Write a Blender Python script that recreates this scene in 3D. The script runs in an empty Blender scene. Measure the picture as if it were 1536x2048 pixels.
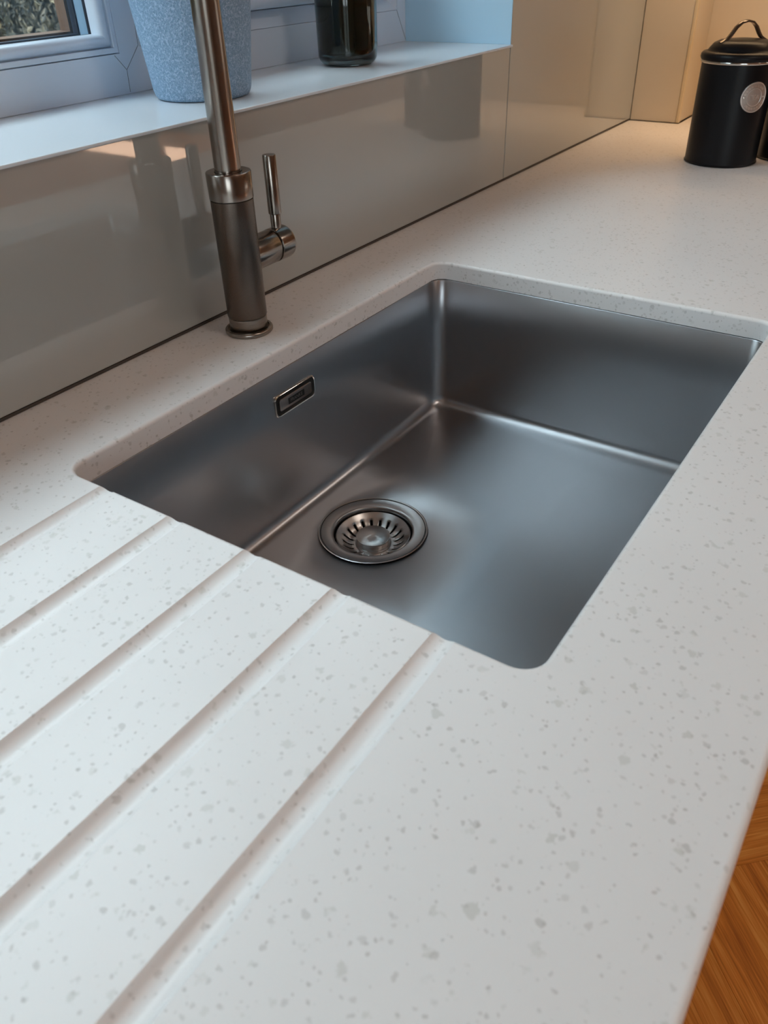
import bpy, bmesh, math, random
from mathutils import Matrix, Vector, Euler
random.seed(7)
PI = math.pi
SC = bpy.context.scene
COL = SC.collection

# ------------------------------------------------------------------ camera
cam_d = bpy.data.cameras.new('camera')
cam = bpy.data.objects.new('camera', cam_d)
COL.objects.link(cam)
R_, U_, F_ = Vector((0.5582, -0.82919, -0.02945)), Vector((0.49783, 0.30632, 0.81138)), Vector((0.66376, 0.46757, -0.58378))
M = Matrix((R_, U_, -F_)).transposed().to_4x4()
M.translation = Vector((-0.27562, -0.58983, 0.31167))
cam.matrix_world = M
cam_d.sensor_fit = 'VERTICAL'
cam_d.sensor_height = 36
cam_d.lens = 1583.8 / 2048 * 36
cam_d.clip_start = 0.02
cam_d.clip_end = 200
cam_d.dof.use_dof = True
cam_d.dof.focus_distance = 0.80
cam_d.dof.aperture_fstop = 13
SC.camera = cam

# ------------------------------------------------------------------ world, sun, exposure
SC.view_settings.view_transform = 'Standard'
SC.view_settings.look = 'None'
SC.view_settings.gamma = 1
SC.view_settings.use_curve_mapping = False
SC.view_settings.exposure = 0.0
SKY = 13.5
w = bpy.data.worlds.new('sky'); SC.world = w
w.use_nodes = True
nt = w.node_tree; nt.nodes.clear()
wo = nt.nodes.new('ShaderNodeOutputWorld'); bg = nt.nodes.new('ShaderNodeBackground')
tc = nt.nodes.new('ShaderNodeTexCoord'); sp = nt.nodes.new('ShaderNodeSeparateXYZ'); cr = nt.nodes.new('ShaderNodeValToRGB')
nt.links.new(tc.outputs['Generated'], sp.inputs[0]); nt.links.new(sp.outputs['Z'], cr.inputs[0])
# overcast sky: three times brighter overhead than at the horizon, dull ground below it
mr = nt.nodes.new('ShaderNodeMapRange'); mr.inputs[1].default_value = -1; mr.inputs[2].default_value = 1
nt.links.new(sp.outputs['Z'], mr.inputs[0]); nt.links.new(mr.outputs[0], cr.inputs[0])
e = cr.color_ramp.elements
e[0].position = 0.0; e[0].color = (0.006, 0.006, 0.005, 1)
e[1].position = 1.0; e[1].color = (0.76, 0.87, 1.0, 1)
x_ = e.new(0.49); x_.color = (0.006, 0.006, 0.005, 1)
x_ = e.new(0.505); x_.color = (0.33, 0.35, 0.37, 1)
nt.links.new(cr.outputs[0], bg.inputs[0]); bg.inputs[1].default_value = SKY
nt.links.new(bg.outputs[0], wo.inputs[0])

sun_d = bpy.data.lights.new('sun', 'SUN'); sun = bpy.data.objects.new('sun', sun_d); COL.objects.link(sun)
sun_d.energy = 21; sun_d.angle = 0.004; sun_d.color = (1.0, 0.86, 0.68)
sun_dir = Vector((-0.65 * 0.87, 0.76 * 0.87, -0.5)).normalized()
sun.rotation_euler = sun_dir.to_track_quat('-Z', 'Y').to_euler()

def area(name, loc, rot, sx, sy, power, color, parent=None, portal=False):
    d = bpy.data.lights.new(name, 'AREA'); d.shape = 'RECTANGLE'; d.size = sx; d.size_y = sy
    d.energy = power; d.color = color
    if portal: d.cycles.is_portal = True
    o = bpy.data.objects.new(name, d); COL.objects.link(o)
    o.location = loc; o.rotation_euler = rot
    if parent: o.parent = parent
    return o
area('window_portal', (-0.14, 0.27, 0.79), (-PI/2, 0, 0), 2.2, 1.25, 1, (1, 1, 1), portal=True)
CEIL_P, CEIL_C = 4.6, (1.0, 0.88, 0.76)
LED_P, LED_C = 0.68, (1.0, 0.66, 0.36)

# ------------------------------------------------------------------ helpers
def srgb(r, g, b):
    f = lambda c: (c/255/12.92) if c/255 <= 0.04045 else ((c/255+0.055)/1.055)**2.4
    return (f(r), f(g), f(b), 1)
class NT:
    def __init__(s, name):
        s.m = bpy.data.materials.new(name); s.m.use_nodes = True
        s.t = s.m.node_tree; s.b = s.t.nodes['Principled BSDF']
    def n(s, typ, **kw):
        x = s.t.nodes.new(typ)
        for k, v in kw.items(): setattr(x, k, v)
        return x
    def l(s, a, b): s.t.links.new(a, b)
    def coord(s): return s.n('ShaderNodeTexCoord').outputs['Object']
    def math(s, op, a, b=None, c=None):
        x = s.n('ShaderNodeMath', operation=op)
        for i, v in enumerate((a, b, c)):
            if v is None: continue
            if isinstance(v, (int, float)): x.inputs[i].default_value = v
            else: s.l(v, x.inputs[i])
        return x.outputs[0]
    def mix(s, f, a, b, mode='MIX'):
        x = s.n('ShaderNodeMix', data_type='RGBA', blend_type=mode)
        for sock, v in ((x.inputs[0], f), (x.inputs[6], a), (x.inputs[7], b)):
            if isinstance(v, (int, float, tuple)): sock.default_value = v
            else: s.l(v, sock)
        return x.outputs[2]
    def ramp(s, f, stops):
        x = s.n('ShaderNodeValToRGB'); s.l(f, x.inputs[0])
        e = x.color_ramp.elements
        while len(e) < len(stops): e.new(0.5)
        for i, (p, c) in enumerate(stops): e[i].position = p; e[i].color = c
        return x.outputs[0]
def mat(name, col, rough=0.5, metal=0.0, bump=0.0, bscale=200, var=0.0, vscale=5, **kw):
    t = NT(name); b = t.b
    b.inputs['Base Color'].default_value = col; b.inputs['Roughness'].default_value = rough
    b.inputs['Metallic'].default_value = metal
    for k, v in kw.items(): b.inputs[k.replace('_', ' ')].default_value = v
    if bump:
        no = t.n('ShaderNodeTexNoise'); no.inputs['Scale'].default_value = bscale; t.l(t.coord(), no.inputs['Vector'])
        bp = t.n('ShaderNodeBump'); bp.inputs['Strength'].default_value = 1; bp.inputs['Distance'].default_value = bump
        t.l(no.outputs[0], bp.inputs['Height']); t.l(bp.outputs[0], b.inputs['Normal'])
    if var:
        no = t.n('ShaderNodeTexNoise'); no.inputs['Scale'].default_value = vscale; t.l(t.coord(), no.inputs['Vector'])
        d = tuple(c*(1-var) for c in col[:3]) + (1,); u = tuple(min(1, c*(1+var)) for c in col[:3]) + (1,)
        t.l(t.mix(no.outputs[0], d, u), b.inputs['Base Color'])
    return t.m

def obj(name, bm_or_data, m, parent=None, smooth=False, angle=None):
    if isinstance(bm_or_data, bmesh.types.BMesh):
        me = bpy.data.meshes.new(name); bm_or_data.to_mesh(me); bm_or_data.free()
    elif isinstance(bm_or_data, bpy.types.Mesh): me = bm_or_data
    else:
        me = bpy.data.meshes.new(name); me.from_pydata(*bm_or_data)
        bm = bmesh.new(); bm.from_mesh(me); bmesh.ops.recalc_face_normals(bm, faces=bm.faces); bm.to_mesh(me); bm.free()
    me.name = name
    o = bpy.data.objects.new(name, me); COL.objects.link(o)
    if m is not None:
        me.materials.clear(); me.materials.append(m)
    if smooth or angle:
        for p in me.polygons: p.use_smooth = True
        if angle: me.set_sharp_from_angle(angle=math.radians(angle))
    if parent: o.parent = parent
    return o
def tag(o, label=None, cat=None, group=None, kind=None):
    if label: o['label'] = label
    if cat: o['category'] = cat
    if group: o['group'] = group
    if kind: o['kind'] = kind
    return o
def thing(name, label, cat, loc=(0, 0, 0), rz=0, group=None):
    o = bpy.data.objects.new(name, None); COL.objects.link(o); o.empty_display_size = 0.05
    o.location = loc; o.rotation_euler = (0, 0, rz)
    return tag(o, label, cat, group)
def bx(bm, x0, x1, y0, y1, z0, z1, bev=0.0, seg=2):
    g = bmesh.ops.create_cube(bm, size=1)
    bmesh.ops.scale(bm, vec=(x1-x0, y1-y0, z1-z0), verts=g['verts'])
    bmesh.ops.translate(bm, vec=((x0+x1)/2, (y0+y1)/2, (z0+z1)/2), verts=g['verts'])
    if bev:
        es = list({e for v in g['verts'] for e in v.link_edges})
        bmesh.ops.bevel(bm, geom=es, offset=bev, segments=seg, affect='EDGES', profile=0.5)
def box(name, dims, m, parent=None, bev=0.0, seg=2):
    bm = bmesh.new(); bx(bm, *dims, bev=bev, seg=seg)
    return obj(name, bm, m, parent)
def struct(name, dims, m, parent=None, bev=0.0):
    o = box(name, dims, m, parent, bev); return tag(o, kind='structure')
def lathe(prof, n=64, cap0=False, cap1=False, loc=(0, 0, 0)):
    V = []; Fc = []
    k = len(prof)
    for i in range(n):
        a = 2*PI*i/n
        for r, z in prof: V.append((r*math.cos(a)+loc[0], r*math.sin(a)+loc[1], z+loc[2]))
    for i in range(n):
        j = (i+1) % n
        for q in range(k-1): Fc.append((i*k+q, j*k+q, j*k+q+1, i*k+q+1))
    if cap0: Fc.append(tuple(i*k for i in range(n))[::-1])
    if cap1: Fc.append(tuple(i*k+k-1 for i in range(n)))
    return V, [], Fc
def arc(cx, cz, r, a0, a1, n=6):
    return [(cx+r*math.cos(math.radians(a0+(a1-a0)*i/n)), cz+r*math.sin(math.radians(a0+(a1-a0)*i/n))) for i in range(n+1)]
def tube(pts, rad, n=24, cap=True):
    """tube along a path, parallel-transported frame; rad float or list"""
    P = [Vector(p) for p in pts]; V = []; Fc = []
    up = Vector((0, 0, 1)); T0 = (P[1]-P[0]).normalized()
    a = T0.cross(up); a = a.normalized() if a.length > 1e-4 else Vector((1, 0, 0))
    for i, p in enumerate(P):
        T = (P[min(i+1, len(P)-1)]-P[max(i-1, 0)]).normalized()
        a = (a-T*a.dot(T)).normalized(); b = T.cross(a)
        r = rad[i] if isinstance(rad, (list, tuple)) else rad
        for k in range(n):
            t = 2*PI*k/n; V.append(tuple(p+a*(r*math.cos(t))+b*(r*math.sin(t))))
    for i in range(len(P)-1):
        for k in range(n):
            k2 = (k+1) % n; Fc.append((i*n+k, i*n+k2, (i+1)*n+k2, (i+1)*n+k))
    if cap: Fc.append(tuple(range(n))[::-1]); Fc.append(tuple((len(P)-1)*n+k for k in range(n)))
    return V, [], Fc
def rrect(x0, x1, y0, y1, r, k=6):
    P = []
    for cx, cy, a in ((x1-r, y1-r, 0), (x0+r, y1-r, 90), (x0+r, y0+r, 180), (x1-r, y0+r, 270)):
        for i in range(k+1):
            t = math.radians(a+90*i/k); P.append((cx+r*math.cos(t), cy+r*math.sin(t)))
    return P
def loops(Ls, cap0=False, cap1=False, closed=True):
    n = len(Ls[0]); V = [v for L in Ls for v in L]; Fc = []
    for i in range(len(Ls)-1):
        for k in range(n): Fc.append((i*n+k, i*n+(k+1) % n, (i+1)*n+(k+1) % n, (i+1)*n+k))
    if cap0: Fc.append(tuple(range(n))[::-1])
    if cap1: Fc.append(tuple((len(Ls)-1)*n+k for k in range(n)))
    return V, [], Fc
def ring(x0, x1, z0, z1, prof):
    """frame swept round a rectangle with mitred corners; prof = [(outward offset, y)]"""
    Ls = []
    for d, y in prof:
        Ls.append([(x0-d, y, z0-d), (x1+d, y, z0-d), (x1+d, y, z1+d), (x0-d, y, z1+d)])
    return loops(Ls)
def text_mesh(s, size, depth):
    cu = bpy.data.curves.new('text', 'FONT'); cu.body = s; cu.size = size; cu.extrude = depth
    cu.align_x = 'CENTER'; cu.align_y = 'CENTER'
    o = bpy.data.objects.new('text', cu); COL.objects.link(o)
    dg = bpy.context.evaluated_depsgraph_get()
    me = bpy.data.meshes.new_from_object(o.evaluated_get(dg))
    bpy.data.objects.remove(o); return me

# ------------------------------------------------------------------ materials
def quartz():
    t = NT('quartz'); co = t.coord(); b = t.b
    base = (0.80, 0.795, 0.775, 1)
    n1 = t.n('ShaderNodeTexNoise'); n1.inputs['Scale'].default_value = 6; t.l(co, n1.inputs['Vector'])
    c = t.mix(n1.outputs[0], (0.828, 0.787, 0.773, 1), (0.883, 0.843, 0.833, 1))
    dn = t.n('ShaderNodeTexNoise'); dn.inputs['Scale'].default_value = 260; dn.inputs['Detail'].default_value = 2; t.l(co, dn.inputs['Vector'])
    for scale, thr, col, amt, off in ((130, 0.66, (0.52, 0.50, 0.44, 1), 0.42, 0), (210, 0.58, (0.46, 0.42, 0.39, 1), 0.50, 3.7), (340, 0.70, (0.40, 0.35, 0.32, 1), 0.48, 9.1)):
        ad = t.n('ShaderNodeVectorMath', operation='ADD'); t.l(co, ad.inputs[0]); ad.inputs[1].default_value = (off, off*0.7, off*0.3)
        sc = t.n('ShaderNodeVectorMath', operation='SCALE'); t.l(dn.outputs['Color'], sc.inputs[0]); sc.inputs['Scale'].default_value = 0.9/scale
        a2 = t.n('ShaderNodeVectorMath', operation='ADD'); t.l(ad.outputs[0], a2.inputs[0]); t.l(sc.outputs[0], a2.inputs[1])
        v = t.n('ShaderNodeTexVoronoi'); v.inputs['Scale'].default_value = scale; t.l(a2.outputs[0], v.inputs['Vector'])
        s = t.n('ShaderNodeSeparateColor'); t.l(v.outputs['Color'], s.inputs[0])
        # radius of each speck depends on its cell; most cells have none
        rad = t.math('MULTIPLY', t.math('SUBTRACT', s.outputs[0], thr), 0.30/(1-thr)*1.5)
        m = t.math('SUBTRACT', rad, v.outputs['Distance'])
        f = t.n('ShaderNodeMapRange'); t.l(m, f.inputs[0]); f.inputs[1].default_value = -0.02; f.inputs[2].default_value = 0.14
        f.inputs[3].default_value = 0; f.inputs[4].default_value = amt
        f2 = t.math('MULTIPLY', f.outputs[0], t.math('ADD', 0.45, t.math('MULTIPLY', s.outputs[1], 0.55)))
        c = t.mix(f2, c, col)
    t.l(c, b.inputs['Base Color']); b.inputs['Roughness'].default_value = 0.34
    b.inputs['Specular IOR Level'].default_value = 0.4
    return t.m
M_quartz = quartz()

def steel(name, col, rough, aniso=0.0, radial=False, grain=None, bump=0.0):
    t = NT(name); b = t.b; co = t.coord()
    b.inputs['Metallic'].default_value = 1; b.inputs['Base Color'].default_value = col; b.inputs['Roughness'].default_value = rough
    if grain:
        mp = t.n('ShaderNodeMapping'); mp.inputs['Scale'].default_value = grain; t.l(co, mp.inputs[0])
        no = t.n('ShaderNodeTexNoise'); no.inputs['Scale'].default_value = 1; no.inputs['Detail'].default_value = 1; t.l(mp.outputs[0], no.inputs['Vector'])
        mr = t.n('ShaderNodeMapRange'); t.l(no.outputs[0], mr.inputs[0]); mr.inputs[3].default_value = rough*0.93; mr.inputs[4].default_value = rough*1.07
        t.l(mr.outputs[0], b.inputs['Roughness'])
        if bump:
            bp = t.n('ShaderNodeBump'); bp.inputs['Distance'].default_value = bump; t.l(no.outputs[0], bp.inputs['Height']); t.l(bp.outputs[0], b.inputs['Normal'])
    if aniso:
        b.inputs['Anisotropic'].default_value = aniso
        tg = t.n('ShaderNodeTangent', direction_type='RADIAL', axis='Z'); t.l(tg.outputs[0], b.inputs['Tangent'])
    return t.m
M_sink = steel('brushed_sink_steel', (0.44, 0.445, 0.465, 1), 0.32, grain=(60, 900, 900))
M_drain = steel('turned_steel', (0.42, 0.41, 0.41, 1), 0.31, aniso=0.45)
M_knob = steel('turned_knob_steel', (0.46, 0.445, 0.44, 1), 0.30, aniso=0.85)
M_tap = steel('brushed_nickel', (0.31, 0.27, 0.24, 1), 0.20, aniso=0.35, grain=(90, 90, 2500))
M_tapd = steel('brushed_nickel_matt', (0.31, 0.275, 0.245, 1), 0.28, aniso=0.3, grain=(90, 90, 2500))
M_chrome = steel('chrome', (0.72, 0.70, 0.67, 1), 0.12)
M_plate = steel('plate_steel', (0.30, 0.275, 0.265, 1), 0.38, grain=(100, 100, 100))
def knurl():
    t = NT('knurled_nickel'); b = t.b; co = t.coord()
    b.inputs['Metallic'].default_value = 1; b.inputs['Base Color'].default_value = (0.38, 0.315, 0.275, 1); b.inputs['Roughness'].default_value = 0.25
    s = t.n('ShaderNodeSeparateXYZ'); t.l(co, s.inputs[0])
    a = t.math('MULTIPLY', t.math('ARCTAN2', s.outputs[1], s.outputs[0]), 56)
    z = t.math('MULTIPLY', s.outputs[2], 56/0.0192)
    p = t.math('ABSOLUTE', t.math('SINE', t.math('ADD', a, z))); q = t.math('ABSOLUTE', t.math('SINE', t.math('SUBTRACT', a, z)))
    h = t.math('MULTIPLY', p, q)
    bp = t.n('ShaderNodeBump'); bp.inputs['Distance'].default_value = 0.00006; bp.inputs['Strength'].default_value = 0.8
    t.l(h, bp.inputs['Height']); t.l(bp.outputs[0], b.inputs['Normal'])
    t.l(t.mix(h, (0.09, 0.07, 0.06, 1), (0.31, 0.255, 0.215, 1)), b.inputs['Base Color'])
    return t.m
M_knurl = knurl()
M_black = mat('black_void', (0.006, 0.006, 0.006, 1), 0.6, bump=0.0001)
M_splash = mat('taupe_back_painted_glass', srgb(174, 173, 168), 0.035, var=0.02, IOR=1.62, Coat_Weight=0.7, Coat_IOR=1.6, Coat_Roughness=0.015)
M_splash2 = mat('beige_panel', srgb(222, 206, 182), 0.30, var=0.03)
M_edge = mat('pale_panel_edge', srgb(225, 205, 170), 0.35, var=0.03)
M_seal = mat('dark_sealant', (0.06, 0.048, 0.04, 1), 0.5, bump=0.0002)
M_wall = mat('wall_paint', srgb(205, 203, 198), 0.8, bump=0.0002, bscale=150)
M_reveal = mat('pale_blue_reveal_paint', srgb(196, 232, 255), 0.6, bump=0.0001, bscale=150)
M_sill = mat('satin_white_sill', srgb(224, 230, 236), 0.22, var=0.02, vscale=3)
M_upvc = mat('white_upvc', srgb(220, 230, 244), 0.32, var=0.015)
M_line = mat('seam_grey', (0.24, 0.27, 0.31, 1), 0.5, bump=0.0001)  # grey of the weld seams on the frame
M_navy = mat('navy_gasket', (0.008, 0.013, 0.03, 1), 0.5, bump=0.0001)
M_spacer = mat('pale_spacer_bar', srgb(128, 156, 180), 0.4, var=0.03)
M_oakfoil = mat('golden_oak_outer_frame', (0.13, 0.062, 0.032, 1), 0.45, var=0.15, vscale=60)
M_cab = mat('grey_cabinet_paint', srgb(120, 118, 116), 0.45, var=0.03)
M_ceil = mat('ceiling_paint', srgb(235, 233, 228), 0.9, bump=0.0001)
M_canb = mat('matt_black_enamel', (0.0035, 0.004, 0.006, 1), 0.36, bump=0.00002, bscale=900, Specular_IOR_Level=0.28)
M_badge = steel('badge_pewter', (0.55, 0.52, 0.50, 1), 0.50)
M_badge2 = steel('badge_raised', (0.9, 0.87, 0.84, 1), 0.40)
M_wax = mat('olive_wax', srgb(140, 134, 92), 0.5, var=0.05, vscale=30, Subsurface_Weight=0.1)
def glass(name, col, ior=1.5, rough=0.0):
    t = NT(name); b = t.b; b.inputs['Transmission Weight'].default_value = 1
    b.inputs['Base Color'].default_value = col; b.inputs['IOR'].default_value = ior; b.inputs['Roughness'].default_value = rough
    return t.m
def pane_mat():
    t = NT('window_glass'); tr = t.n('ShaderNodeBsdfTransparent'); gl = t.n('ShaderNodeBsdfGlossy'); fr = t.n('ShaderNodeFresnel')
    mx = t.n('ShaderNodeMixShader'); gl.inputs['Roughness'].default_value = 0.0; gm = t.n('ShaderNodeNewGeometry'); t.l(t.math('SUBTRACT', 1.45, t.math('MULTIPLY', gm.outputs['Backfacing'], 1.45-1/1.45)), fr.inputs['IOR'])
    tr.inputs[0].default_value = (0.93, 0.96, 0.95, 1)
    t.l(fr.outputs[0], mx.inputs[0]); t.l(tr.outputs[0], mx.inputs[1]); t.l(gl.outputs[0], mx.inputs[2])
    t.l(mx.outputs[0], t.t.nodes['Material Output'].inputs['Surface'])
    return t.m
M_pane = pane_mat()
M_smoke = glass('smoked_green_glass', (0.17, 0.21, 0.20, 1))
def pot_mat():
    t = NT('speckled_grey_glaze'); b = t.b; co = t.coord()
    n1 = t.n('ShaderNodeTexNoise'); n1.inputs['Scale'].default_value = 420; n1.inputs['Detail'].default_value = 2; n1.inputs['Distortion'].default_value = 2.2; t.l(co, n1.inputs['Vector'])
    n2 = t.n('ShaderNodeTexVoronoi'); n2.inputs['Scale'].default_value = 520; n2.feature = 'SMOOTH_F1'; t.l(co, n2.inputs['Vector'])
    h = t.math('ADD', n1.outputs[0], t.math('MULTIPLY', n2.outputs['Distance'], 0.5))
    c = t.ramp(h, [(0.48, srgb(120, 152, 184)), (0.72, srgb(142, 172, 202)), (0.95, srgb(186, 208, 230))])
    t.l(c, b.inputs['Base Color']); b.inputs['Roughness'].default_value = 0.6
    bp = t.n('ShaderNodeBump'); bp.inputs['Distance'].default_value = 0.0012; bp.inputs['Strength'].default_value = 0.9
    t.l(h, bp.inputs['Height']); t.l(bp.outputs[0], b.inputs['Normal'])
    return t.m
M_pot = pot_mat()
def wood_mat(name, dark, mid, lite):
    t = NT(name); b = t.b; co = t.coord()
    oi = t.n('ShaderNodeObjectInfo')
    mp = t.n('ShaderNodeMapping'); mp.inputs['Scale'].default_value = (1.8, 46, 46); t.l(co, mp.inputs[0])
    ad = t.n('ShaderNodeVectorMath', operation='ADD'); t.l(mp.outputs[0], ad.inputs[0])
    cb = t.n('ShaderNodeCombineXYZ'); t.l(t.math('MULTIPLY', oi.outputs['Random'], 40), cb.inputs[0]); t.l(t.math('MULTIPLY', oi.outputs['Random'], 17), cb.inputs[1]); t.l(cb.outputs[0], ad.inputs[1])
    n1 = t.n('ShaderNodeTexNoise'); n1.inputs['Scale'].default_value = 1; n1.inputs['Detail'].default_value = 5; n1.inputs['Distortion'].default_value = 0.9; t.l(ad.outputs[0], n1.inputs['Vector'])
    mp2 = t.n('ShaderNodeMapping'); mp2.inputs['Scale'].default_value = (14, 420, 300); t.l(co, mp2.inputs[0])
    n2 = t.n('ShaderNodeTexNoise'); n2.inputs['Scale'].default_value = 1; n2.inputs['Detail'].default_value = 3; t.l(mp2.outputs[0], n2.inputs['Vector'])
    h = t.math('ADD', t.math('MULTIPLY', n1.outputs[0], 0.60), t.math('MULTIPLY', n2.outputs[0], 0.40))
    c = t.ramp(h, [(0.36, dark), (0.5, mid), (0.64, lite)])
    hs = t.n('ShaderNodeHueSaturation'); t.l(c, hs.inputs['Color']); t.l(t.math('ADD', 0.85, t.math('MULTIPLY', oi.outputs['Random'], 0.3)), hs.inputs['Value'])
    t.l(hs.outputs[0], b.inputs['Base Color']); b.inputs['Roughness'].default_value = 0.6; b.inputs['Specular IOR Level'].default_value = 0.2
    bp = t.n('ShaderNodeBump'); bp.inputs['Distance'].default_value = 0.0006; t.l(h, bp.inputs['Height']); t.l(bp.outputs[0], b.inputs['Normal'])
    return t.m
M_oak = wood_mat('golden_oak_plank', srgb(172, 96, 34), srgb(214, 130, 52), srgb(236, 164, 82))

# ------------------------------------------------------------------ room shell (worktop top is z = 0, floor -0.9)
FZ = -0.90
WX0, WX1, WZ0, WZ1 = -1.20, 0.922, 0.1863, 1.40          # window opening
X0, X1, Y0, CZ = -2.6, 4.8, -7.2, 1.55
fl = struct('floor', (X0, X1, Y0, 0.006, FZ-0.06, FZ-0.004), mat('floor_joint', srgb(110, 62, 26), 0.7, bump=0.0002))
struct('ceiling', (X0, X1, Y0, 0.35, CZ, CZ+0.08), M_ceil)
# window wall: pieces round the opening
bm = bmesh.new()
bx(bm, X0, WX0, 0.006, 0.30, FZ-0.004, CZ); bx(bm, WX1+0.012, X1, 0.006, 0.30, FZ-0.004, CZ)
bx(bm, WX0, WX1+0.012, 0.006, 0.30, FZ-0.004, WZ0-0.02); bx(bm, WX0, WX1+0.012, 0.006, 0.30, WZ1, CZ)
tag(obj('wall_back', bm, M_wall), kind='structure')
DY0, DY1, DZ = -3.1, -1.5, 1.10                        # unseen garden door added in the left wall for side fill light
bm = bmesh.new()
bx(bm, X0-0.1, X0, Y0, DY0, FZ-0.004, CZ); bx(bm, X0-0.1, X0, DY1, 0.3, FZ-0.004, CZ); bx(bm, X0-0.1, X0, DY0, DY1, DZ, CZ)
tag(obj('wall_left', bm, M_wall), kind='structure')
dr = thing('fill_door_1', None, None, (X0-0.05, (DY0+DY1)/2, FZ)); dr['kind'] = 'structure'
ym = (DY1-DY0)/2
for a, b in ((-ym+0.001, -0.002), (0.002, ym-0.001)):
    bm = bmesh.new()
    bx(bm, -0.03, 0.03, a, a+0.08, 0.0, DZ-FZ-0.001); bx(bm, -0.03, 0.03, b-0.08, b, 0.0, DZ-FZ-0.001)
    bx(bm, -0.03, 0.03, a+0.08, b-0.08, 0.0, 0.12); bx(bm, -0.03, 0.03, a+0.08, b-0.08, DZ-FZ-0.081, DZ-FZ-0.001)
    lf = obj('door_leaf', bm, M_upvc, dr)
    box('pane', (-0.002, 0.002, a+0.079, b-0.079, 0.119, DZ-FZ-0.080), M_pane, lf)
    obj('door_handle', tube([(0.03, (a+b)/2+(0.33 if a < 0 else -0.33), 1.0), (0.07, (a+b)/2+(0.33 if a < 0 else -0.33), 1.0), (0.07, (a+b)/2+(0.22 if a < 0 else -0.22), 1.0)], 0.008, 10), M_tap, lf)
struct('wall_front', (X0, X1, Y0-0.1, Y0, FZ-0.004, CZ), M_wall)
# right wall of the room: three made-up low slots that shape the sun patches on the floor
bm = bmesh.new()
XW = X1
zs0, zs1 = FZ+0.545, FZ+0.90
dy = 0.72
gaps = [(-6.6, -4.79-dy), (-4.51-dy, -4.21-dy), (-4.05-dy, -3.0-dy)]
bx(bm, XW, XW+0.03, Y0, 0.3, FZ-0.004, zs0); bx(bm, XW, XW+0.03, Y0, 0.3, zs1, CZ)
ys = [Y0] + [v for g in gaps for v in g] + [0.3]
for i in range(0, len(ys), 2): bx(bm, XW, XW+0.03, ys[i], ys[i+1], zs0, zs1)
tag(obj('wall_right', bm, M_wall), kind='structure')

# reveals, sill
struct('trim_1', (WX1, WX1+0.012, 0.0005, 0.22, WZ0, WZ1), M_reveal)
sill = box('window_sill', (WX0, WX1, -0.004, 0.20, WZ0-0.0030, WZ0), M_sill, bev=0.0012)
tag(sill, kind='structure'); sill.name = 'trim_2'

# splashback glass under the sill and taller panel to the right of the window
sb = box('splashback_panel', (-1.6, WX1-0.0012, 0.0, 0.006, 0.003, WZ0-0.0032), M_splash, bev=0.0006)
tag(sb, 'long glossy taupe glass splashback under the window sill', 'splashback')
sb2 = box('splashback_panel', (WX1+0.0006, 1.49, 0.0, 0.006, 0.003, 0.62), M_splash, bev=0.0006)
tag(sb2, 'tall glossy taupe glass splashback right of the window, lit warm', 'splashback')
o = box('sealant_strip', (-1.6, 1.49, -0.0010, 0.0055, 0.0002, 0.0028), M_seal, bev=0.0004)
tag(o, 'thin dark sealant line along the foot of the splashback', 'sealant')

# pier and end wall
PX, PY, EX = 1.49, -0.0975, 1.60
pier = thing('corner_pier', 'beige clad corner pier with pale edge at the end of the worktop', 'pier', (PX, 0, 0))
box('front_panel', (0.0, 0.008, PY+0.004, -0.0006, 0.0008, CZ), M_splash2, pier, bev=0.0008)
box('edge_trim', (-0.0015, 0.010, PY-0.002, PY+0.0035, 0.0008, CZ), M_edge, pier, bev=0.001)
box('side_panel', (0.0105, EX-PX-0.0006, PY, PY+0.008, 0.0008, CZ), M_splash2, pier, bev=0.0008)
pw = struct('wall_end', (EX, EX+0.10, -0.60, 0.0055, FZ, CZ), M_splash2)

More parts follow.
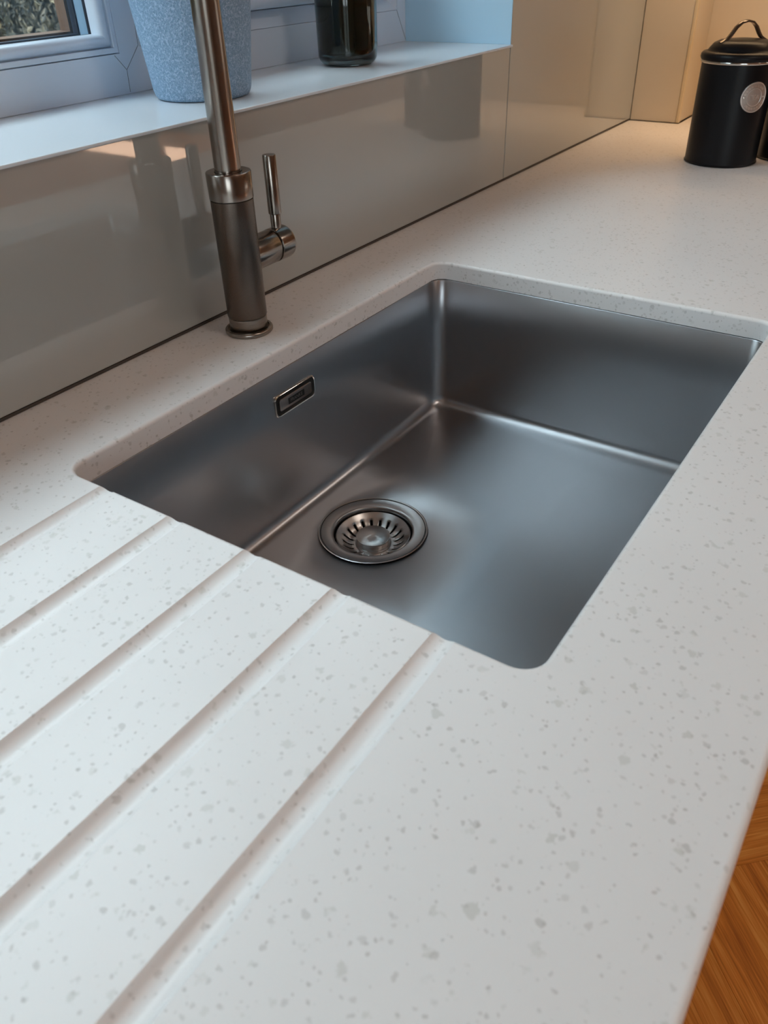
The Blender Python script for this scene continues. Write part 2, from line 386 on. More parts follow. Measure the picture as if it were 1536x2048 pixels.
# ------------------------------------------------------------------ window
FY = 0.18
def window(idx, gx0, gx1, gz0, gz1, fx0, fx1, fz0, fz1, proud):
    """gx..: glass opening, fx..: outer frame rectangle"""
    root = obj('window_%d' % idx, ring(gx0, gx1, gz0, gz1, [(0.0185, 0.1815), (0.0192, 0.1805), (min(gx0-fx0, 99), FY), (gx0-fx0, 0.25)]), M_upvc)
    tag(root, kind='structure')
    me = root.data
    # outer frame: rebuild with true outer rectangle
    def rr(d, y): return [(gx0-d, y, gz0-d), (gx1+d, y, gz0-d), (gx1+d, y, gz1+d), (gx0-d, y, gz1+d)]
    def out(y): return [(fx0, y, fz0), (fx1, y, fz0), (fx1, y, fz1), (fx0, y, fz1)]
    V, E, Fc = loops([rr(0.0, 0.236), rr(0.0, 0.242), rr(0.004, 0.2425), out(0.2425), out(FY), rr(0.019, FY), rr(0.0186, 0.1835)])
    me.clear_geometry(); me.from_pydata(V, E, Fc)
    bm = bmesh.new(); bm.from_mesh(me); bmesh.ops.recalc_face_normals(bm, faces=bm.faces); bm.to_mesh(me); bm.free()
    me.materials.clear(); me.materials.append(M_upvc)
    if not proud:
        obj('sash', ring(gx0, gx1, gz0, gz1, [(0.0180, 0.200), (0.0182, 0.1815), (0.0176, 0.180), (0.0132, 0.1798), (0.0126, 0.181), (0.0126, 0.20)]), M_upvc, root)
        prof = [(0.0120, 0.198), (0.0120, 0.1815)] + [(0.0060+0.0060*math.cos(math.radians(a))*1.0, 0.1860-0.0070*math.sin(math.radians(a))) for a in (20, 50, 80, 105, 130, 155)] + [(-0.0002, 0.190), (0.0004, 0.1925), (0.0, 0.1955), (0.003, 0.198)]
        obj('glazing_bead', ring(gx0, gx1, gz0, gz1, prof), M_upvc, root, smooth=True, angle=40)
    else:
        # receding lower ledge and an opening sash that stands proud
        obj('ledge', ring(gx0, gx1, gz0, gz1, [(0.0184, 0.200), (0.0184, 0.1802), (0.0004, 0.192), (0.0, 0.20)]), M_upvc, root)
        prof = [(0.006, 0.1990), (0.0006, 0.1985), (-0.002, 0.190), (-0.002, 0.176), (-0.005, 0.170), (-0.012, 0.166), (-0.045, 0.165), (-0.052, 0.168), (-0.056, 0.178), (-0.057, 0.198)]
        obj('sash', ring(gx0, gx1, gz0, gz1, prof), M_upvc, root, smooth=True, angle=35)
        gx0 += 0.055; gx1 -= 0.055; gz0 += 0.055; gz1 -= 0.055
    obj('gasket', ring(gx0, gx1, gz0, gz1, [(0.002, 0.1956), (0.0, 0.1962), (0.0, 0.2000), (0.002, 0.2006)]), M_navy, root)
    obj('spacer_bar', ring(gx0, gx1, gz0, gz1, [(0.0015, 0.2008), (0.0012, 0.2030), (0.0012, 0.2130), (0.0015, 0.2150)]), M_spacer, root)
    obj('gasket', ring(gx0, gx1, gz0, gz1, [(0.002, 0.2152), (0.0, 0.2156), (0.0, 0.2240), (0.002, 0.2250)]), M_navy, root)
    obj('outer_frame', ring(gx0, gx1, gz0, gz1, [(0.002, 0.2252), (-0.002, 0.2258), (-0.003, 0.240), (0.02, 0.2440)]), M_oakfoil, root)
    for y in (0.1985, 0.2185):
        box('pane', (gx0-0.001, gx1+0.001, y, y+0.002, gz0-0.001, gz1+0.001), M_pane, root)
    return root
MX = 0.3682
w1 = window(1, -1.13, 0.345, 0.2435, 1.35, WX0, MX, WZ0+0.0003, WZ1, False)
w2 = window(2, MX+0.043, 0.880, 0.2475, 1.35, MX, 0.9215, WZ0+0.0003, WZ1, True)
# weld lines at the foot of the mullion
def rod(name, pts, r, m, parent): return obj(name, tube(pts, r, 6), m, parent)
yy = FY-0.0002
rod('weld_seam', [(0.3682, yy, 0.188), (0.3692, yy, 0.209), (0.3565, yy, 0.2235)], 0.0003, M_line, w1)
rod('weld_seam', [(0.3692, yy, 0.209), (0.3905, yy, 0.230), (0.3915, yy, 0.26)], 0.0003, M_line, w2)
rod('weld_seam', [(0.8975, yy, 0.2285), (0.9215, yy, 0.188)], 0.0003, M_line, w2)

# ------------------------------------------------------------------ garden outside
M_ground = mat('rough_grass', (0.016, 0.015, 0.008, 1), 0.95, var=0.5, vscale=4)
gr = obj('ground', ([(-40, -40, -1.1), (60, -40, -1.1), (60, 60, -1.1), (-40, 60, -1.1)], [], [(0, 1, 2, 3)]), M_ground)
gr.name = 'garden_ground'; tag(gr, kind='structure')
def foliage(cx, cy, cz, rx, ry, rz, n, s, seed):
    rnd = random.Random(seed); V = []; Fc = []
    for i in range(n):
        while True:
            p = Vector((rnd.uniform(-1, 1), rnd.uniform(-1, 1), rnd.uniform(-1, 1)))
            if 0.35 < p.length < 1: break
        c = Vector((cx+p.x*rx, cy+p.y*ry, cz+p.z*rz))
        e = Euler((rnd.uniform(0, 6), rnd.uniform(0, 6), rnd.uniform(0, 6))).to_matrix()
        L = s*rnd.uniform(0.6, 1.5); W = L*rnd.uniform(0.25, 0.5)
        k = len(V)
        for q in ((-L, 0, 0), (0, -W, 0.1*L), (L, 0, 0), (0, W, 0.1*L)): V.append(tuple(c+e@Vector(q)))
        Fc.append((k, k+1, k+2, k+3))
    return V, [], Fc
def leaf_mat(name, a, b, c):
    t = NT(name); n = t.n('ShaderNodeTexNoise'); n.inputs['Scale'].default_value = 1.6; n.inputs['Detail'].default_value = 6; t.l(t.coord(), n.inputs['Vector'])
    g = t.n('ShaderNodeNewGeometry')
    h = t.math('ADD', t.math('MULTIPLY', n.outputs[0], 0.6), t.math('MULTIPLY', g.outputs['Random Per Island'], 0.4))
    t.l(t.ramp(h, [(0.35, a), (0.55, b), (0.72, c)]), t.b.inputs['Base Color']); t.b.inputs['Roughness'].default_value = 0.7
    return t.m
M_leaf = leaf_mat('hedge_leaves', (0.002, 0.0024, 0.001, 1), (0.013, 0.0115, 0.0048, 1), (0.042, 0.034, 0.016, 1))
M_leaf2 = leaf_mat('dry_leaves', (0.007, 0.0048, 0.0018, 1), (0.025, 0.017, 0.007, 1), (0.07, 0.052, 0.026, 1))
M_bark = mat('bark', srgb(70, 55, 42), 0.9, var=0.3, vscale=40)
def shrub(x, y, z, rx, ry, rz, n, s, seed, m, label):
    t = thing('garden_shrub', label, 'shrub', (x, y, -1.1), 0, 'shrubs in the garden beyond the window')
    tag(obj('foliage', foliage(0, 0, z+1.1, rx, ry, rz, n, s, seed), m, t), kind='stuff')
    obj('stem', tube([(0, 0, 0), (0.03, 0.02, max(0.1, z+1.1-rz*0.4)), (0, 0, z+1.1)], [0.05, 0.04, 0.02], 8), M_bark, t)
SH = [(3.2, 5.4, 'low tangled olive shrub nearest to the window'), (5.3, 5.3, 'dry brown shrub seen through the left window pane'), (7.6, 5.2, 'olive shrub beside the dry brown one in the garden'),
      (0.6, 5.3, 'dry brown shrub at the left of the garden')]
for i, (x, y, lab) in enumerate(SH):
    shrub(x, y, 0.0, 1.02, 0.95, 1.05, 11000, 0.028, 10+i, M_leaf2 if i % 2 else M_leaf, lab)
hedge = thing('garden_hedge', 'dark dense hedge beyond the shrubs, made tall to block the low sky', 'hedge', (5, 8.2, -1.1))  # height and solid core chosen to hold back low sky light
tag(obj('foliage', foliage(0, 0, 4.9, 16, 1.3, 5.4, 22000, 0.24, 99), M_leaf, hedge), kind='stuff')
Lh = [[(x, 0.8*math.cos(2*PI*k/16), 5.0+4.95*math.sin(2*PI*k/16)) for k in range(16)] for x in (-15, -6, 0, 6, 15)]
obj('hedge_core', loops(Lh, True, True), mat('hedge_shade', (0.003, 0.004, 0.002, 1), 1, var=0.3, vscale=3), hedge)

# ------------------------------------------------------------------ worktop with cut-out and drainer grooves
SX0, SX1, SY0, SY1 = 0.0, 0.54, -0.4886, -0.1073
YF = -0.602
TH = 0.020
def solid_from_loop(loop, z0, z1):
    bm = bmesh.new(); a = [bm.verts.new((x, y, z0)) for x, y in loop]; b = [bm.verts.new((x, y, z1)) for x, y in loop]
    n = len(a); bm.faces.new(a[::-1]); bm.faces.new(b)
    for i in range(n): bm.faces.new((a[i], a[(i+1) % n], b[(i+1) % n], b[i]))
    bmesh.ops.recalc_face_normals(bm, faces=bm.faces)
    return bm
out = [(-1.6, YF), (EX-0.0006, YF), (EX-0.0006, PY-0.0030), (PX-0.0030, PY-0.0030), (PX-0.0030, 0.0052), (-1.6, 0.0052)]
RF, RC = 0.0043, 0.0036                                    # rounding of the front edge and of the cut-out
def edge_loop(t, z):
    return [(x, y+(RF*(1-math.cos(t)) if abs(y-YF) < 1e-6 else 0), z) for x, y in out]
Lw = [edge_loop(0, -TH), edge_loop(0, -RF)] + [edge_loop(k/8*PI/2, -RF+RF*math.sin(k/8*PI/2)) for k in range(1, 9)]
wt = obj('worktop', loops(Lw, True, True), M_quartz)
def cut_loop(d, z): return [(x, y, z) for x, y in rrect(SX0-d, SX1+d, SY0-d, SY1+d, 0.0155+d, 8)]
Lc = [cut_loop(0, -0.1), cut_loop(0, -RC)] + [cut_loop(RC*(1-math.cos(k/8*PI/2)), -RC+RC*math.sin(k/8*PI/2)) for k in range(1, 8)] + [cut_loop(RC, 0.0), cut_loop(RC, 0.03)]
cut = obj('cut_a', loops(Lc, True, True), None)
# grooves: five round-bottomed channels, a little deeper towards the sink
GY = [-0.1480, -0.2174, -0.2868, -0.3570, -0.4272]
GW = 0.0175
cutters = [cut]
for g in GY:
    R = 0.0090; n = 72; rings = []
    for x, dep, hw in ((-0.62, 0.0063, 0.00858), (-0.20, 0.0063, 0.00858), (-0.08, 0.0053, 0.0082), (0.05, 0.0024, 0.0061)):
        rings.append([(x, g-hw+R*math.cos(2*PI*k/n), R-dep+R*math.sin(2*PI*k/n)) for k in range(n)])
    bm = bmesh.new(); me_ = bpy.data.meshes.new('g'); me_.from_pydata(*loops(rings, True, True)); bm.from_mesh(me_)
    bmesh.ops.recalc_face_normals(bm, faces=bm.faces)
    cutters.append(obj('cut_g', bm, None))
for c in cutters:
    md = wt.modifiers.new('b', 'BOOLEAN'); md.operation = 'DIFFERENCE'; md.object = c; md.solver = 'EXACT'
dg = bpy.context.evaluated_depsgraph_get()
me = bpy.data.meshes.new_from_object(wt.evaluated_get(dg))
wt.modifiers.clear(); wt.data = me; me.name = 'worktop'
for c in cutters: bpy.data.objects.remove(c)
for p in me.polygons: p.use_smooth = True
me.set_sharp_from_angle(angle=math.radians(32))
me.materials.clear(); me.materials.append(M_quartz)
wn = wt.modifiers.new('wn', 'WEIGHTED_NORMAL'); wn.keep_sharp = True; wn.weight = 100
tag(wt, 'white speckled quartz worktop with five drainer grooves cut beside the sink', 'worktop')

# ------------------------------------------------------------------ sink
SD = -0.190
ov = 0.0008
sk = thing('undermount_sink', 'rectangular brushed steel undermount sink set below the quartz worktop', 'sink', (0.27, -0.298, SD))
sk_off = Vector((-0.27, 0.298, -SD))
def L3(P, z): return [(x+sk_off.x, y+sk_off.y, z+sk_off.z) for x, y in P]
DC = (0.262, -0.196); DR = 0.0575
x0, x1, y0, y1 = SX0-ov, SX1+ov, SY0-ov, SY1+ov
def rrectd(x0, x1, y0, y1, r, k=8, m=10):
    P = rrect(x0, x1, y0, y1, r, k); out = []
    for c in range(4):
        seg = P[c*(k+1):(c+1)*(k+1)]; nxt = P[((c+1)*(k+1)) % len(P)]; out += seg; a = seg[-1]
        for q in range(1, m): out.append((a[0]+(nxt[0]-a[0])*q/m, a[1]+(nxt[1]-a[1])*q/m))
    return out
Ls = [L3(rrectd(x0-0.018, x1+0.018, y0-0.018, y1+0.018, 0.020, 8), -TH-0.0012),
      L3(rrectd(x0-0.0004, x1+0.0004, y0-0.0004, y1+0.0004, 0.0175, 8), -TH-0.0012),
      L3(rrectd(x0, x1, y0, y1, 0.0175, 8), -TH-0.0018),
      L3(rrectd(x0+0.0005, x1-0.0005, y0+0.0005, y1-0.0005, 0.0175, 8), -0.08),
      L3(rrectd(x0+0.001, x1-0.001, y0+0.001, y1-0.001, 0.0180, 8), SD+0.0135)]
fr = 0.0125
for i in range(1, 9):
    t = i/8*PI/2; d = 0.001+fr*(1-math.cos(t)); z = SD+0.001+fr*(1-math.sin(t))
    Ls.append(L3(rrectd(x0+d, x1-d, y0+d, y1-d, max(0.0184-d*0.6, 0.004), 8), z))
last = rrectd(x0+0.001+fr, x1-0.001-fr, y0+0.001+fr, y1-0.001-fr, 0.0103, 8)
for f_ in (0.02, 0.06, 0.3, 0.65, 1.0):
    P = []
    for (x, y) in last:
        a = math.atan2(y-DC[1], x-DC[0]); P.append((x+(DC[0]+DR*math.cos(a)-x)*f_, y+(DC[1]+DR*math.sin(a)-y)*f_))
    Ls.append(L3(P, SD+0.001-0.0018*f_))
Ls.append([(DC[0]+0.0500*math.cos(math.atan2(y-DC[1], x-DC[0]))+sk_off.x, DC[1]+0.0500*math.sin(math.atan2(y-DC[1], x-DC[0]))+sk_off.y, -0.0050) for x, y in last])
bowl = obj('bowl', loops(Ls), M_sink, sk, smooth=True, angle=50)
so = bowl.modifiers.new('thick', 'SOLIDIFY'); so.thickness = 0.001; so.offset = -1
# make the sheet thicken away from the basin
bmn = bmesh.new(); bmn.from_mesh(bowl.data); bmn.faces.ensure_lookup_table()
ctr = Vector((0, 0, 0.09))
f0 = min(bmn.faces, key=lambda f: (f.calc_center_median()-Vector((0, 0, 0.0))).length)
if f0.normal.z < 0: bmesh.ops.reverse_faces(bmn, faces=bmn.faces)
bmn.to_mesh(bowl.data); bmn.free()
for p_ in bowl.data.polygons: p_.use_smooth = True

# overflow plate on the wall side
oc = Vector((0.2614+sk_off.x, SY1+sk_off.y, -0.0562+sk_off.z))
def plate_loops(spec):
    """spec: [(half w, half h, r, depth out from wall)] -> loops facing -y"""
    out = []
    for hw, hh, r, d in spec:
        out.append([(oc.x+x, oc.y-d, oc.z+z) for x, z in rrect(-hw, hw, -hh, hh, r, 6)])
    return out
of = obj('overflow_surround', loops(plate_loops([(0.0315, 0.0122, 0.0062, -0.0004), (0.0315, 0.0122, 0.0062, 0.0008), (0.0306, 0.0113, 0.0056, 0.0016), (0.0297, 0.0104, 0.005, 0.0012), (0.0295, 0.0102, 0.005, -0.0003)])), M_chrome, sk, smooth=True, angle=50)
of['label'] = 'bright rim round the overflow slot'
o = obj('overflow_recess', loops(plate_loops([(0.0296, 0.0103, 0.005, -0.0001), (0.0296, 0.0103, 0.005, 0.0003)]), cap0=True, cap1=True), M_black, of)
o['label'] = 'black gap round the overflow plate'
pl = obj('overflow_plate', loops(plate_loops([(0.0250, 0.0063, 0.0022, 0.0003), (0.0250, 0.0063, 0.0022, 0.0014), (0.0245, 0.0058, 0.0018, 0.0018)]), cap1=True), M_plate, sk, angle=40)
o = obj('logo_block', loops([[(oc.x+x, oc.y-0.0018, oc.z+z) for x, z in ((-0.0125, -0.0033), (0.0125, -0.0033), (0.0125, 0.0033), (-0.0125, 0.0033))], [(oc.x+x, oc.y-0.0020, oc.z+z) for x, z in ((-0.0125, -0.0033), (0.0125, -0.0033), (0.0125, 0.0033), (-0.0125, 0.0033))]], cap1=True), M_black, pl)
tm = text_mesh('FRANKE', 0.0052, 0.00005)
o = obj('lettering', tm, M_plate, pl); o.location = (oc.x, oc.y-0.0021, oc.z); o.rotation_euler = (PI/2, 0, 0)

# drain strainer (a thing of its own: lifts out)
flg = obj('drain_flange', lathe([(0.0500, -0.004), (0.0552, -0.0006), (0.0556, 0.0001), (0.0572, 0.0007), (0.0575, 0.0014), (0.0566, 0.0018), (0.0556, 0.0012), (0.0548, 0.0008), (0.0450, -0.0004), (0.0432, -0.0004), (0.0422, -0.0010), (0.0416, -0.0030), (0.0412, -0.0120), (0.040, -0.036), (0.0, -0.040)], 96, loc=(DC[0]+sk_off.x, DC[1]+sk_off.y, 0)), M_drain, sk, smooth=True, angle=50)
flg['label'] = 'round steel drain flange in the sink floor'
o = obj('groove', lathe([(0.0546, 0.00085), (0.0553, 0.00125)], 96, loc=(DC[0]+sk_off.x, DC[1]+sk_off.y, 0.0003)), M_black, flg)
o = obj('drain_throat', lathe([(0.0408, -0.014), (0.0395, -0.0355), (0.0, -0.039)], 48, loc=(DC[0]+sk_off.x, DC[1]+sk_off.y, 0.0006)), M_black, flg)
st = thing('strainer_basket', 'round slotted steel strainer basket with turned knob in the sink drain', 'strainer', (DC[0], DC[1], SD-0.0325))
def basket():
    NS = 20; seg = 7; n = NS*seg
    prof = [(0.0386, 0.0258), (0.0392, 0.0270), (0.0386, 0.0275), (0.0375, 0.0262), (0.0345, 0.0236), (0.0325, 0.0214), (0.0300, 0.0188), (0.0270, 0.0165), (0.0245, 0.0154), (0.0225, 0.0150), (0.0200, 0.0152), (0.0180, 0.0152)]
    V = []; Fc = []
    k = len(prof)
    for i in range(n):
        a = 2*PI*i/n+2*PI*random.random()*0
        for r, z in prof: V.append((r*math.cos(a), r*math.sin(a), z))
    for i in range(n):
        j = (i+1) % n
        for q in range(k-1):
            if i % seg in (0, 1) and 5 <= q <= 8: continue
            Fc.append((i*k+q, j*k+q, j*k+q+1, i*k+q+1))
    return V, [], Fc
o = obj('basket', basket(), M_drain, st, smooth=True, angle=45)
so = o.modifiers.new('thick', 'SOLIDIFY'); so.thickness = 0.0009; so.offset = 0
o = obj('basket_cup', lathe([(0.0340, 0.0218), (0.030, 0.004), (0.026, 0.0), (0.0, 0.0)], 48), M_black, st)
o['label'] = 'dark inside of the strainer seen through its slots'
o = obj('knob', lathe([(0.0195, 0.0150), (0.0182, 0.0160), (0.0172, 0.0180), (0.0170, 0.0222), (0.0178, 0.0236), (0.0180, 0.0244), (0.0178, 0.0250), (0.0172, 0.0253), (0.0, 0.0250)], 72), M_knob, st, smooth=True, angle=35)
o['label'] = 'flat turned steel knob'

# ------------------------------------------------------------------ tap
TX, TY = 0.267, -0.051
tap = thing('kitchen_tap', 'brushed nickel tap with knurled body standing behind the sink', 'tap', (TX, TY, 0))
obj('base_flange', lathe([(0.0205, 0.0002), (0.0228, 0.0002), (0.0236, 0.0012), (0.0236, 0.0034), (0.0228, 0.0044), (0.0205, 0.0046), (0.0200, 0.0030), (0.0190, 0.0028)], 72), M_tapd, tap, smooth=True, angle=40)
obj('body', lathe([(0.0182, 0.0020), (0.0186, 0.0025), (0.0188, 0.0165)] + [(0.0188, 0.0166), (0.0180, 0.0168), (0.0180, 0.1270)], 72), M_tapd, tap, smooth=True, angle=40)
o = obj('knurled_sleeve', lathe([(0.0180, 0.0172), (0.0190, 0.0172), (0.0193, 0.0176), (0.0196, 0.1268), (0.0190, 0.1270)], 96), M_knurl, tap, smooth=True, angle=40)
o['label'] = 'dark finely knurled grip sleeve'
obj('collar', lathe([(0.0180, 0.1274), (0.0196, 0.1274), (0.0200, 0.1278), (0.0203, 0.1496), (0.0199, 0.1503), (0.0192, 0.1505), (0.0126, 0.1500), (0.0122, 0.1490)], 72), M_tap, tap, smooth=True, angle=40)
# riser and gooseneck arching over the bowl
RR = 0.0118
pts = [(0, 0, 0.146)] + [(0, 0, z) for z in (0.20, 0.28, 0.36, 0.42)]
AR = 0.105
pts += [(0, -AR+AR*math.cos(math.radians(a)), 0.42+AR*math.sin(math.radians(a))) for a in range(12, 181, 12)]
pts += [(0, -2*AR, 0.40)]
obj('spout', tube(pts, RR, 48), M_tap, tap, smooth=True, angle=50)
obj('spray_head', lathe([(0.0118, 0.405), (0.0150, 0.400), (0.0155, 0.395), (0.0155, 0.335), (0.0140, 0.331), (0.0, 0.331)], 48, cap0=True, loc=(0, -2*AR, 0)), M_tap, tap, smooth=True, angle=40)
# lever hub, axis along +x
def lathe_x(prof, loc, n=56):
    V, E, Fc = lathe(prof, n); V = [(z+loc[0], x+loc[1], y+loc[2]) for x, y, z in V]; return V, E, Fc
HZ = 0.0715
obj('hub', lathe_x([(0.0158, 0.010), (0.0158, 0.0440), (0.0152, 0.0448), (0.0, 0.0448)], (0, 0, HZ)), M_tap, tap, smooth=True, angle=40)
obj('hub_gap', lathe_x([(0.0140, 0.0446), (0.0140, 0.0466)], (0, 0, HZ)), M_black, tap)
hc = obj('hub_cap', lathe_x([(0.0, 0.0464), (0.0152, 0.0464), (0.0160, 0.0470), (0.0162, 0.0630), (0.0158, 0.0650), (0.0146, 0.0662), (0.0, 0.0665)], (0, 0, HZ)), M_tap, tap, smooth=True, angle=40)
lv = obj('lever', lathe([(0.0, HZ+0.010), (0.0050, HZ+0.010), (0.0050, 0.0995), (0.0048, 0.1000), (0.0060, 0.1003), (0.0063, 0.1006), (0.0063, 0.1530), (0.0060, 0.1536), (0.0, 0.1537)], 40, loc=(0.0560, 0, 0)), M_tap, tap, smooth=True, angle=40)

# ------------------------------------------------------------------ plant pot and candle on the sill
pot = thing('plant_pot', 'tall tapered blue-grey speckled pot on the sill behind the tap', 'pot', (0.389, 0.090, WZ0+0.0002))
pf = [(0.0, 0.0), (0.044, 0.0), (0.0475, 0.0012), (0.0492, 0.0040)] + [(0.0495+z*0.115, z) for z in (0.008, 0.05, 0.1, 0.15, 0.20, 0.24)] + [(0.0775, 0.246), (0.0755, 0.249), (0.0735, 0.247), (0.0715, 0.20), (0.05, 0.02), (0.0, 0.018)]
obj('vessel', lathe(pf, 96), M_pot, pot, smooth=True, angle=60)
obj('soil', lathe([(0.0719, 0.225), (0.0, 0.228)], 48), mat('soil', srgb(52, 40, 30), 0.95, bump=0.002, bscale=300), pot)

cd = thing('candle_jar', 'dark smoked glass candle jar with olive wax on the window sill', 'candle', (0.658, 0.098, WZ0+0.0002))
op = [(0.0, 0.0), (0.026, 0.0)] + arc(0.026, 0.0115, 0.0115, -80, 0, 7) + [(0.0377, 0.02), (0.0383, 0.06), (0.0383, 0.098), (0.0375, 0.0995), (0.0366, 0.0985), (0.0363, 0.06), (0.0355, 0.022)] + arc(0.0255, 0.0175, 0.0100, 0, -80, 5) + [(0.0, 0.0074)]
obj('jar', lathe(op, 72), M_smoke, cd, smooth=True, angle=60)
obj('wax', lathe([(0.0, 0.0078), (0.022, 0.0080)] + arc(0.0245, 0.0180, 0.0100, -70, 0, 5) + [(0.0352, 0.030), (0.0359, 0.0800), (0.0350, 0.0825), (0.0330, 0.0812), (0.0, 0.0808)], 64), M_wax, cd, smooth=True, angle=50)
for s in (-1, 1): obj('wick', tube([(s*0.010, 0, 0.080), (s*0.0105, 0.001, 0.092)], 0.0008, 8), M_black, cd)

# ------------------------------------------------------------------ canisters
def canister(x, y, name, label, text, facing):
    t = thing(name, label, 'canister', (x, y, 0.0002), 0, 'black storage canisters at the worktop end')
    r = 0.0555
    b = obj('body', lathe([(0.0, 0.0), (r-0.001, 0.0), (r+0.0010, 0.0008), (r+0.0012, 0.0022), (r, 0.0032), (r, 0.1450)], 96), M_canb, t, smooth=True, angle=50)
    obj('rim_band', lathe([(r, 0.1445), (r+0.0012, 0.1447), (r+0.0022, 0.1466), (r+0.0016, 0.1482), (r-0.002, 0.1484)], 96), M_chrome, t, smooth=True, angle=60)
    lp = [(r-0.002, 0.1486), (r+0.0024, 0.1490), (r+0.0036, 0.1520), (r+0.0030, 0.1560), (r+0.0006, 0.1586), (r-0.0030, 0.1596), (r-0.0055, 0.1604), (r-0.0080, 0.1640), (r-0.0130, 0.1700), (r-0.0210, 0.1735), (0.018, 0.1752), (0.0, 0.1756)]
    lid = obj('lid', lathe(lp, 96), M_canb, t, smooth=True, angle=60)
    # strap handle over the lid
    ha = facing+PI/2
    pr = [(-0.0400, 0.1705), (-0.0345, 0.1730), (-0.0280, 0.1765), (-0.0235, 0.1815), (-0.0170, 0.1905), (-0.0095, 0.1965), (0.0, 0.1985), (0.0095, 0.1965), (0.0170, 0.1905), (0.0235, 0.1815), (0.0280, 0.1765), (0.0345, 0.1730), (0.0400, 0.1705)]
    Ls = []
    for i, (u, z) in enumerate(pr):
        p0 = pr[max(i-1, 0)]; p1 = pr[min(i+1, len(pr)-1)]
        T = Vector((p1[0]-p0[0], p1[1]-p0[1])).normalized(); N = Vector((-T.y, T.x))
        hw = 0.0042; th = 0.0012
        c = []
        for s, n_ in ((-hw, -th), (hw, -th), (hw, th), (0.5*hw, th*1.6), (-0.5*hw, th*1.6), (-hw, th)):
            uu = u+N.x*n_; zz = z+N.y*n_
            c.append((uu*math.cos(ha)-s*math.sin(ha), uu*math.sin(ha)+s*math.cos(ha), zz))
        Ls.append(c)
    h = obj('handle', loops(Ls, True, True), M_tap, t, smooth=True, angle=40)
    h['label'] = 'metal strap handle'
    # badge bent round the cylinder
    def onc(u, v, d): # u along surface, v height
        a = facing+u/r; return ((r+d)*math.cos(a), (r+d)*math.sin(a), 0.1015+v)
    BR = 0.0212
    def disc(radii, m, nm, par, n=56):
        Ls = [[onc(q*math.cos(2*PI*k/n), q*math.sin(2*PI*k/n), d) for k in range(n)] for q, d in radii]
        return obj(nm, loops(Ls, cap1=(radii[-1][0] < 0.013 and len(radii) < 4)), m, par, smooth=True, angle=40)
    bd = disc([(BR, 0.0), (BR, 0.0012), (0.016, 0.0009), (0.012, 0.0009), (0.006, 0.0009), (0.0005, 0.0009)], M_badge, 'badge', t)
    bd['label'] = 'round pewter badge reading %s' % text if text else 'round pewter badge'
    disc([(BR, 0.0010), (BR-0.0004, 0.0018), (BR-0.0013, 0.0018), (BR-0.0016, 0.0010)], M_badge2, 'badge_rim', bd)
    disc([(0.0128, 0.0008), (0.0125, 0.0016), (0.0119, 0.0016), (0.0116, 0.0008)], M_badge2, 'badge_ring', bd)
    if text:
        me = text_mesh(text, 0.0088, 0.0003)
        for v in me.vertices: v.co = Vector(onc(v.co.x, v.co.y, 0.0012+v.co.z))
        obj('lettering', me, M_badge2, bd)
    # worn raised marks in the outer band, too faint to read as letters
    V = []; Fc = []
    for k in list(range(7, 30)) + list(range(39, 62)):
        a = 2*PI*k/64 + (PI/2 if 0 else 0); a = 2*PI*(k+0.5)/64*1.0
        for (rr0, rr1) in ((0.0142, 0.0182),):
            i = len(V); da = 0.018+0.012*((k*7) % 3)
            for q, aa, dd in ((rr0, a-da, 0.0014), (rr1, a-da, 0.0014), (rr1-0.001*((k*5) % 3), a+da, 0.0014), (rr0, a+da, 0.0014)): V.append(onc(q*math.cos(aa), q*math.sin(aa), dd))
            Fc.append((i, i+1, i+2, i+3))
    tag(obj('badge_marks', (V, [], Fc), M_badge2, bd), kind='stuff')
    for s in (-1, 1): obj('badge_stud', lathe([(0.0016, 0), (0.0012, 0.0008), (0, 0.001)], 12), M_badge2, bd).matrix_local = Matrix.Translation(onc(s*0.0165, 0, 0.0008)) @ Matrix.Rotation(facing+s*0.0165/r, 4, 'Z') @ Matrix.Rotation(PI/2, 4, 'Y')
    return t
canister(1.203, -0.257, 'tea_canister', 'black metal tea canister with lid handle and round badge', 'TEA', math.radians(227))
canister(1.283, -0.352, 'storage_canister', 'black canister cut off by the right picture edge behind the tea canister', '', math.radians(228))

# ------------------------------------------------------------------ floor planks, herringbone at 45 degrees
PW, PLn = 0.16, 0.64
n_part = 0
far = bmesh.new()
plank_me = {}
def plank_mesh():
    bm = bmesh.new(); bx(bm, 0.0002, PLn-0.0002, 0.0002, PW-0.0002, -0.004, 0.0)
    es = [e for e in bm.edges if all(abs(v.co.z) < 1e-6 for v in e.verts)]
    bmesh.ops.bevel(bm, geom=es, offset=0.0005, segments=1, affect='EDGES')
    me = bpy.data.meshes.new('plank'); bm.to_mesh(me); bm.free(); me.materials.append(M_oak); return me
PM = plank_mesh()
ox, oy = 0.591, -0.634
c45 = math.cos(PI/4)
cand = []
k = int(PLn/PW)
rows = 46
for i in range(-rows, rows):
    for j in range(-14, 14):
        # herringbone lattice: horizontal plank at (i*W + j*2L?...)
        u = i*PW + j*2*PLn - PLn; v = i*PW - 0.06
        cand.append((u, v, 0)); cand.append((u+PLn, v+PW-PLn, 1))
placed = []
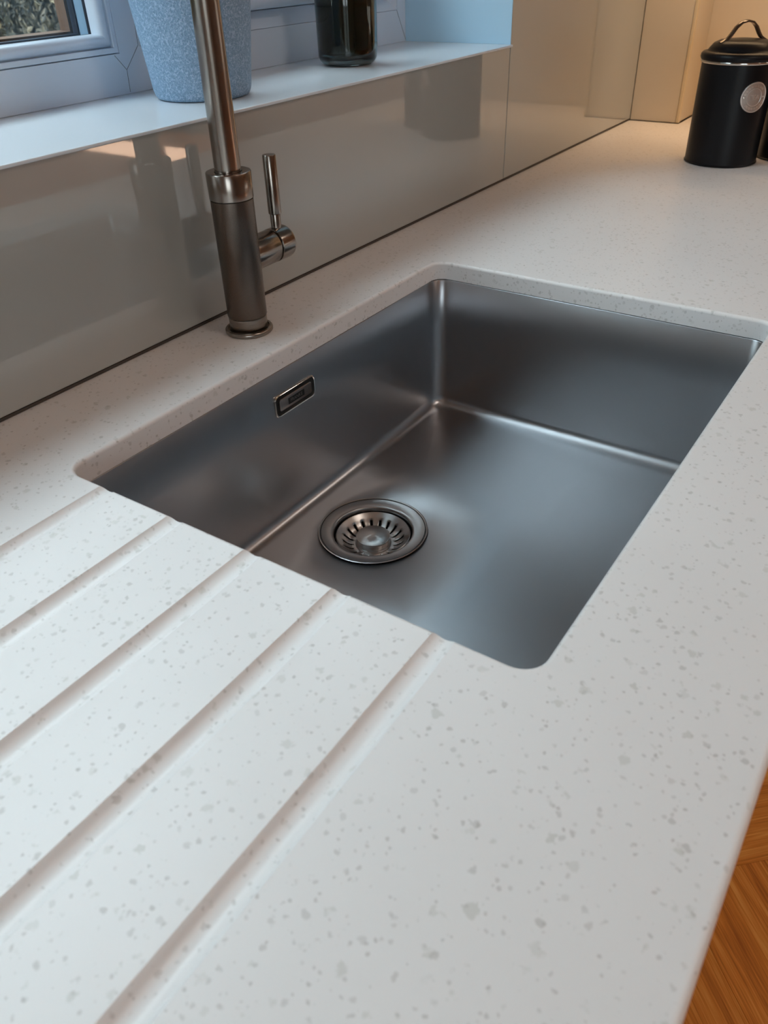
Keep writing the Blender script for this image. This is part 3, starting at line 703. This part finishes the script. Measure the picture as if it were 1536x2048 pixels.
for u, v, o_ in cand:
    # local corner -> world, herringbone axes rotated 45 degrees
    uu, vv = (u, v) if o_ == 0 else (u+PW, v)
    cu, cv = (u+PLn/2, v+PW/2) if o_ == 0 else (u+PW/2, v+PLn/2)
    ang = PI/4
    wx = ox+cu*math.cos(ang)-cv*math.sin(ang); wy = oy+cu*math.sin(ang)+cv*math.cos(ang)
    if not (X0+0.35 < wx < X1-0.35 and Y0+0.35 < wy < -0.35): continue
    px = ox+uu*math.cos(ang)-vv*math.sin(ang); py = oy+uu*math.sin(ang)+vv*math.cos(ang)
    placed.append((math.hypot(wx-0.5, wy+0.8), px, py, ang+(PI/2 if o_ else 0)))
placed.sort()
for idx, (d, px, py, a) in enumerate(placed):
    if idx < 60:
        o = bpy.data.objects.new('plank', PM); COL.objects.link(o); o.parent = fl
        o.location = (px, py, FZ+0.0); o.rotation_euler = (0, 0, a)
    else:
        ca, sa = math.cos(a), math.sin(a)
        q = [(0.0007, 0.0007), (PLn-0.0007, 0.0007), (PLn-0.0007, PW-0.0007), (0.0007, PW-0.0007)]
        vs = [far.verts.new((px+x*ca-y*sa, py+x*sa+y*ca, FZ)) for x, y in q]
        vb = [far.verts.new((px+x*ca-y*sa, py+x*sa+y*ca, FZ-0.004)) for x, y in q]
        far.faces.new(vs)
        for s in range(4): far.faces.new((vs[s], vb[s], vb[(s+1) % 4], vs[(s+1) % 4]))
tag(obj('far_planks', far, M_oak, fl), kind='stuff')

# ------------------------------------------------------------------ base cabinets under the worktop (leave the sink clear)
def base_unit(x0, x1, label):
    t = thing('base_cabinet', label, 'cabinet', ((x0+x1)/2, -0.30, FZ))
    W = (x1-x0)/2-0.0008; Z = lambda z: z-FZ
    for s in (-1, 1): box('side_panel', (min(s*W, s*(W-0.016)), max(s*W, s*(W-0.016)), -0.255, 0.27, 0.10, Z(-0.0215)), M_cab, t)
    box('bottom_panel', (-W+0.0165, W-0.0165, -0.255, 0.27, 0.10, 0.118), M_cab, t)
    box('back_panel', (-W+0.0165, W-0.0165, 0.271, 0.279, 0.10, Z(-0.0215)), M_cab, t)
    box('plinth', (-W, W, -0.215, -0.199, 0.001, 0.0995), M_cab, t)
    for a, b in ((-W+0.001, -0.0012), (0.0012, W-0.001)):
        d = box('door', (a, b, -0.275, -0.2565, 0.10, Z(-0.045)), M_cab, t, bev=0.001)
        hx = b-0.03 if a < -0.01 else a+0.03
        obj('door_handle', tube([(hx, -0.2750, 0.62), (hx, -0.2850, 0.62), (hx, -0.2850, 0.76), (hx, -0.2750, 0.76)], 0.004, 10), M_tap, d)
base_unit(-1.6, -0.85, 'grey base cabinet at the left end under the drainer')
base_unit(-0.85, -0.04, 'grey base cabinet under the drainer grooves')
base_unit(-0.04, 0.78, 'grey double door base cabinet holding the sink')
base_unit(0.78, EX-0.001, 'grey base cabinet under the canisters')

# ------------------------------------------------------------------ wall cabinet with warm strip light
wc = thing('wall_cabinet', 'grey wall cabinet on the end wall above the canisters', 'cabinet', (1.36, -0.295, 0.46))
box('carcass', (-0.14, 0.128, -0.29, 0.293, 0.0, 0.72), M_cab, wc, bev=0.001)
for a, b in ((-0.289, -0.001), (0.001, 0.289)):
    d = box('door', (-0.160, -0.1415, a, b, -0.01, 0.72), M_cab, wc, bev=0.001)
M_led = NT('warm_led'); M_led.b.inputs['Emission Color'].default_value = (1, 0.72, 0.42, 1); M_led.b.inputs['Emission Strength'].default_value = 1.2
led = thing('strip_light', 'warm strip light under the wall cabinet', 'lamp', (1.42, -0.24, 0.4590))
box('diffuser', (-0.012, 0.012, -0.22, 0.22, -0.008, -0.0005), M_led.m, led, bev=0.001)
sg = area('strip_glow', (0.0, 0, -0.0095), (0, 0, 0), 0.02, 0.42, LED_P, LED_C, led); sg.data.spread = math.radians(118)

# ------------------------------------------------------------------ unseen ceiling lamps added as room fill light
M_fill = NT('fill_diffuser'); M_fill.b.inputs['Emission Color'].default_value = (1, 0.88, 0.74, 1); M_fill.b.inputs['Emission Strength'].default_value = 1.2
for x, y, lab in [(0.3, -1.5, 'ceiling lamp nearest the sink'), (2.0, -1.5, 'ceiling lamp beyond the end wall nearest the window side'), (0.3, -3.6, 'ceiling lamp far behind the sink'), (2.0, -3.6, 'ceiling lamp in the far corner of the room')]:
    t = thing('ceiling_fill', 'added fill light, flat white square '+lab, 'lamp', (x, y, CZ-0.0005), 0, 'added ceiling fill lamps')
    box('housing', (-0.16, 0.16, -0.16, 0.16, -0.03, 0), M_ceil, t, bev=0.004)
    box('diffuser', (-0.14, 0.14, -0.14, 0.14, -0.034, -0.0305), M_fill.m, t)
    area('fill_glow', (0, 0, -0.036), (0, 0, 0), 0.28, 0.28, CEIL_P, CEIL_C, t)
